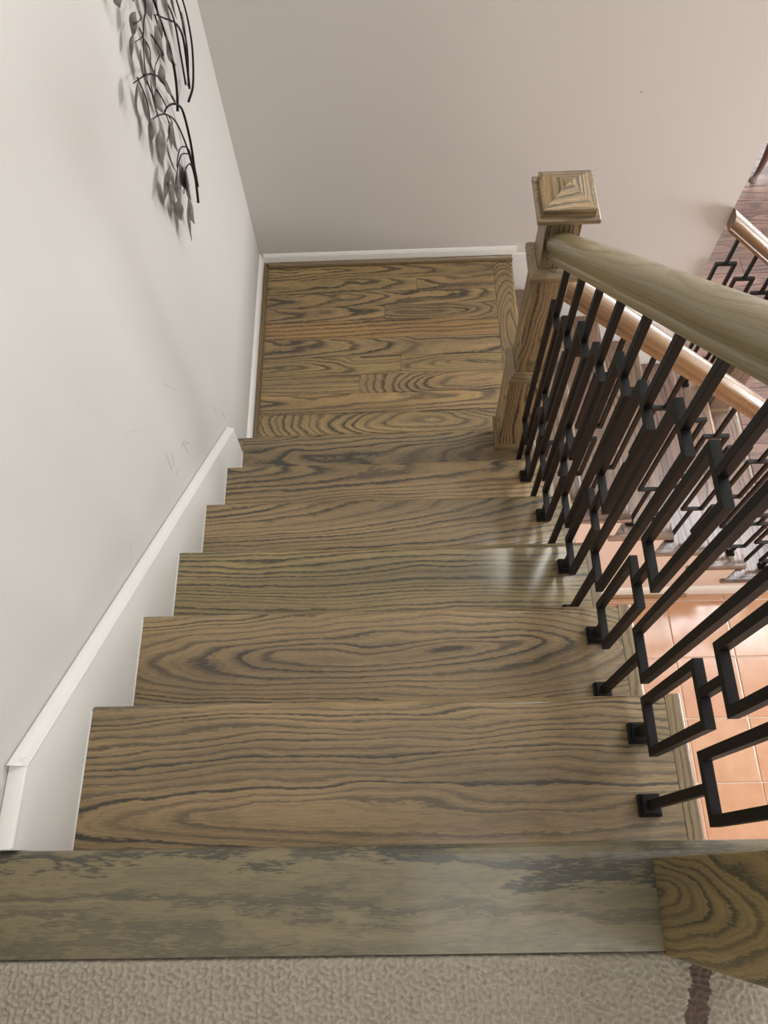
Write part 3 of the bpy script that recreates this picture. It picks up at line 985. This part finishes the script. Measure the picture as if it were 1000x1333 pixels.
LEAVES=[
 (1.552,-0.056,1.495,-0.066,-0.0444,0.0366),
 (1.581,-0.111,1.532,-0.148,-0.0469,0.0371),
 (1.664,-0.153,1.649,-0.211,-0.0566,0.0409),
 (1.582,-0.150,1.580,-0.215,-0.0624,0.0453),
 (1.622,-0.244,1.615,-0.309,-0.0543,0.0421),
 (1.553,-0.194,1.452,-0.190,-0.0444,0.0430),
 (1.500,-0.196,1.492,-0.257,-0.0624,0.0498),
 (1.540,-0.287,1.512,-0.315,-0.0676,0.0608),
 (1.581,-0.329,1.519,-0.379,-0.0457,0.0425),
 (1.606,-0.346,1.593,-0.403,-0.0426,0.0364),
 (1.667,-0.310,1.633,-0.360,-0.0696,0.0586),
 (1.635,-0.264,1.601,-0.322,-0.0414,0.0342),
 (1.579,-0.251,1.552,-0.301,-0.0395,0.0330),
 (1.633,-0.131,1.596,-0.161,-0.0380,0.0293),
 (1.521,0.057,1.462,0.045,-0.0430,0.0330),
 (1.543,0.017,1.533,-0.046,-0.0449,0.0296),
 (1.612,-0.006,1.592,-0.079,-0.0366,0.0243),
 (1.640,-0.049,1.648,-0.106,-0.0415,0.0261),
 (1.693,-0.060,1.718,-0.117,-0.0338,0.0194),
 (1.698,-0.027,1.657,-0.052,-0.0521,0.0362),
 (1.734,-0.052,1.722,-0.089,-0.0471,0.0302),
 (1.624,0.061,1.595,0.014,-0.0459,0.0293),
 (1.678,0.050,1.673,-0.013,-0.0377,0.0223),
 (1.740,0.039,1.728,-0.023,-0.0487,0.0287),
 (1.800,0.016,1.765,-0.009,-0.0495,0.0310),
 (1.656,0.123,1.602,0.115,-0.0535,0.0360),
 (1.615,0.100,1.567,0.089,-0.0315,0.0217),
 (1.805,-0.029,1.816,-0.098,-0.0533,0.0307),
 (1.854,-0.067,1.855,-0.126,-0.0525,0.0312),
 (1.591,0.203,1.582,0.184,-0.0562,0.0305),
 (1.791,0.087,1.778,0.041,-0.0461,0.0254),
 (1.851,0.050,1.824,0.013,-0.0515,0.0296),
 (1.901,0.016,1.883,-0.030,-0.0515,0.0291),
 (1.750,0.124,1.730,0.100,-0.0430,0.0242),
 (2.008,-0.025,1.989,-0.085,-0.0567,0.0317),
 (1.661,0.180,1.648,0.157,-0.0523,0.0285),
 (2.017,-0.103,1.993,-0.159,-0.0471,0.0282),
]

art = empty('wall_art', (0.0, 1.75, -.48), 'dark metal branch sculpture with drooping leaves on the left wall', 'wall art')


def smooth_path(p, n):
    """Catmull-Rom through the points"""
    P = [np.array(q, float) for q in p]
    P = [2 * P[0] - P[1]] + P + [2 * P[-1] - P[-2]]
    out = []
    for i in range(1, len(P) - 2):
        for s in range(n):
            t = s / n
            a, b, c, d = P[i - 1], P[i], P[i + 1], P[i + 2]
            out.append(.5 * ((2 * b) + (c - a) * t + (2 * a - 5 * b + 4 * c - d) * t * t + (3 * b - a - 3 * c + d) * t ** 3))
    out.append(P[-2])
    return out


def tube(name, pts, r0, r1, mat, par, n=6):
    vs, fs = [], []
    L = len(pts)
    c0 = pts[0]
    for i, p in enumerate(pts):
        d = pts[min(i + 1, L - 1)] - pts[max(i - 1, 0)]
        d = d / (np.linalg.norm(d) + 1e-9)
        a = np.cross(d, (1, 0, 0))
        if np.linalg.norm(a) < 1e-3:
            a = np.cross(d, (0, 1, 0))
        a /= np.linalg.norm(a)
        b = np.cross(d, a)
        r = r0 + (r1 - r0) * i / (L - 1)
        for j in range(n):
            t = 2 * PI * j / n
            vs.append(tuple(p - c0 + r * (a * math.cos(t) + b * math.sin(t))))
    for i in range(L - 1):
        for j in range(n):
            fs.append((i * n + j, i * n + (j + 1) % n, (i + 1) * n + (j + 1) % n, (i + 1) * n + j))
    fs.append(tuple(range(n))[::-1])
    fs.append(tuple((L - 1) * n + j for j in range(n)))
    return mk(name, vs, fs, mat, par, tuple(c0), smooth=60)


rs = random.Random(4)
for pts, r in STEMS:
    base = .012 + rs.uniform(0, .006)
    bow = rs.uniform(.012, .026)
    n = len(pts)
    P3 = [(base + bow * math.sin(PI * min(1, .15 + .7 * i / (n - 1))), q[0], q[1]) for i, q in enumerate(pts)]
    tube('stem', smooth_path(P3, 5), r, r * .55, 'iron', art)
for (ya, za, yb, zb_, wy, wz) in LEAVES:
    yb, zb_ = ya + (yb - ya) * 1.28, za + (zb_ - za) * 1.28
    ll = math.hypot(yb - ya, zb_ - za)
    ty, tz = (yb - ya) / ll, (zb_ - za) / ll
    dd = wy * ty + wz * tz
    wy, wz = wy - dd * ty, wz - dd * tz
    x0 = rs.uniform(.022, .038)
    tilt = rs.uniform(-.008, .008)
    curl = rs.uniform(.003, .008)
    NL = 8
    vs, fs = [], []
    for side in (0, 1):
        for i in range(NL + 1):
            t = i / NL
            wd = .70 * (math.sin(PI * t ** .85) ** 1.25) if 0 < t < 1 else .02
            for s in (-1, 0, 1):
                x = tilt * s * wd + curl * (abs(s) * wd) - .006 * math.sin(PI * t) + (.0012 if side else 0)
                vs.append((x, (yb - ya) * t + s * wy * .5 * wd, (zb_ - za) * t + s * wz * .5 * wd))
    m = 3 * (NL + 1)
    for i in range(NL):
        for s in range(2):
            a = i * 3 + s
            fs.append((a, a + 1, a + 4, a + 3))
            fs.append((m + a, m + a + 3, m + a + 4, m + a + 1))
        for a in (i * 3, i * 3 + 2):
            fs.append((a, a + 3, m + a + 3, m + a))
    lf = mk('leaf', vs, fs, 'leaf', art, (x0, ya, za), smooth=50)

# ================================================================== LIVING-ROOM TABLE
tb = empty('side_table', (3.33, 4.53, ZF), 'brown wooden side table with a curved leg in the living room', 'table')


def cab_leg(x, y, sx, sy):
    pts = [(x - sx * .030, y - sy * .030, ZF + .004), (x - sx * .022, y - sy * .022, ZF + .014), (x - sx * .002, y - sy * .002, ZF + .05), (x + sx * .006, y + sy * .006, ZF + .14),
           (x - sx * .006, y - sy * .006, ZF + .28), (x - sx * .016, y - sy * .016, ZF + .36), (x, y, ZF + .45), (x + sx * .01, y + sy * .01, ZF + .50)]
    P = smooth_path(pts, 4)
    n = len(P)
    vs, fs = [], []
    q = 8
    for i, p in enumerate(P):
        h = (p[2] - ZF) / .5
        r = .026 if h < .03 else .019 + .02 * max(0, h - .1)
        for j in range(q):
            t = 2 * PI * j / q
            vs.append((p[0] - x + r * math.cos(t), p[1] - y + r * math.sin(t), p[2] - ZF))
    for i in range(n - 1):
        for j in range(q):
            fs.append((i * q + j, i * q + (j + 1) % q, (i + 1) * q + (j + 1) % q, (i + 1) * q + j))
    fs.append(tuple(range(q))[::-1])
    fs.append(tuple((n - 1) * q + j for j in range(q)))
    mk('leg', vs, fs, 'oak_floor', tb, (x, y, ZF), g=(2, 0, 1), smooth=60, wood=dict(tint=(.62, .55, .52)))


for sx in (1, -1):
    for sy in (1, -1):
        cab_leg(3.33 - sx * .22, 4.53 - sy * .22, sx, sy)
box('apron', 3.12, 3.54, 4.32, 4.74, ZF + .46, ZF + .53, 'oak_floor', tb, bev=.004, wood=dict(tint=(.62, .55, .52)))
box('table_top', 3.07, 3.59, 4.27, 4.79, ZF + .53, ZF + .555, 'oak_floor', tb, bev=.006, wood=dict(tint=(.7, .6, .56)))

# ================================================================== CEILING FIXTURES (above the frame)
def flush_lamp(x, y, z, h, label):
    e = empty('ceiling_lamp', (x, y, z), label, 'ceiling lamp')
    v, f = rings_vf([(h + .03, -.045), (h + .045, -.03), (h + .045, -.012), (h + .02, 0)])
    for i in range(len(v)):
        v[i] = (v[i][0], v[i][1], v[i][2])
    mk('housing', [(p[0], p[1], p[2] + .045) for p in v], f, 'white', e, (x, y, z - .045), bev=.004)
    for sx, sy, wx, wy in ((0, -1, h + .03, .012), (0, 1, h + .03, .012), (-1, 0, .012, h + .03), (1, 0, .012, h + .03)):
        box('rim', x + sx * (h + .018) - wx, x + sx * (h + .018) + wx, y + sy * (h + .018) - wy, y + sy * (h + .018) + wy, z - .062, z - .045, 'white', e)
    return e


flush_lamp(1.44, 1.86, 2.4395, .23, 'square white flush lamp on the ceiling above the landing')
flush_lamp(1.2, -.5, 2.4395, .60, 'large square white light panel on the ceiling of the upper hall')
flush_lamp(2.3, -.7, -.2705, .20, 'small white flush lamp on the foyer ceiling under the upper hall')
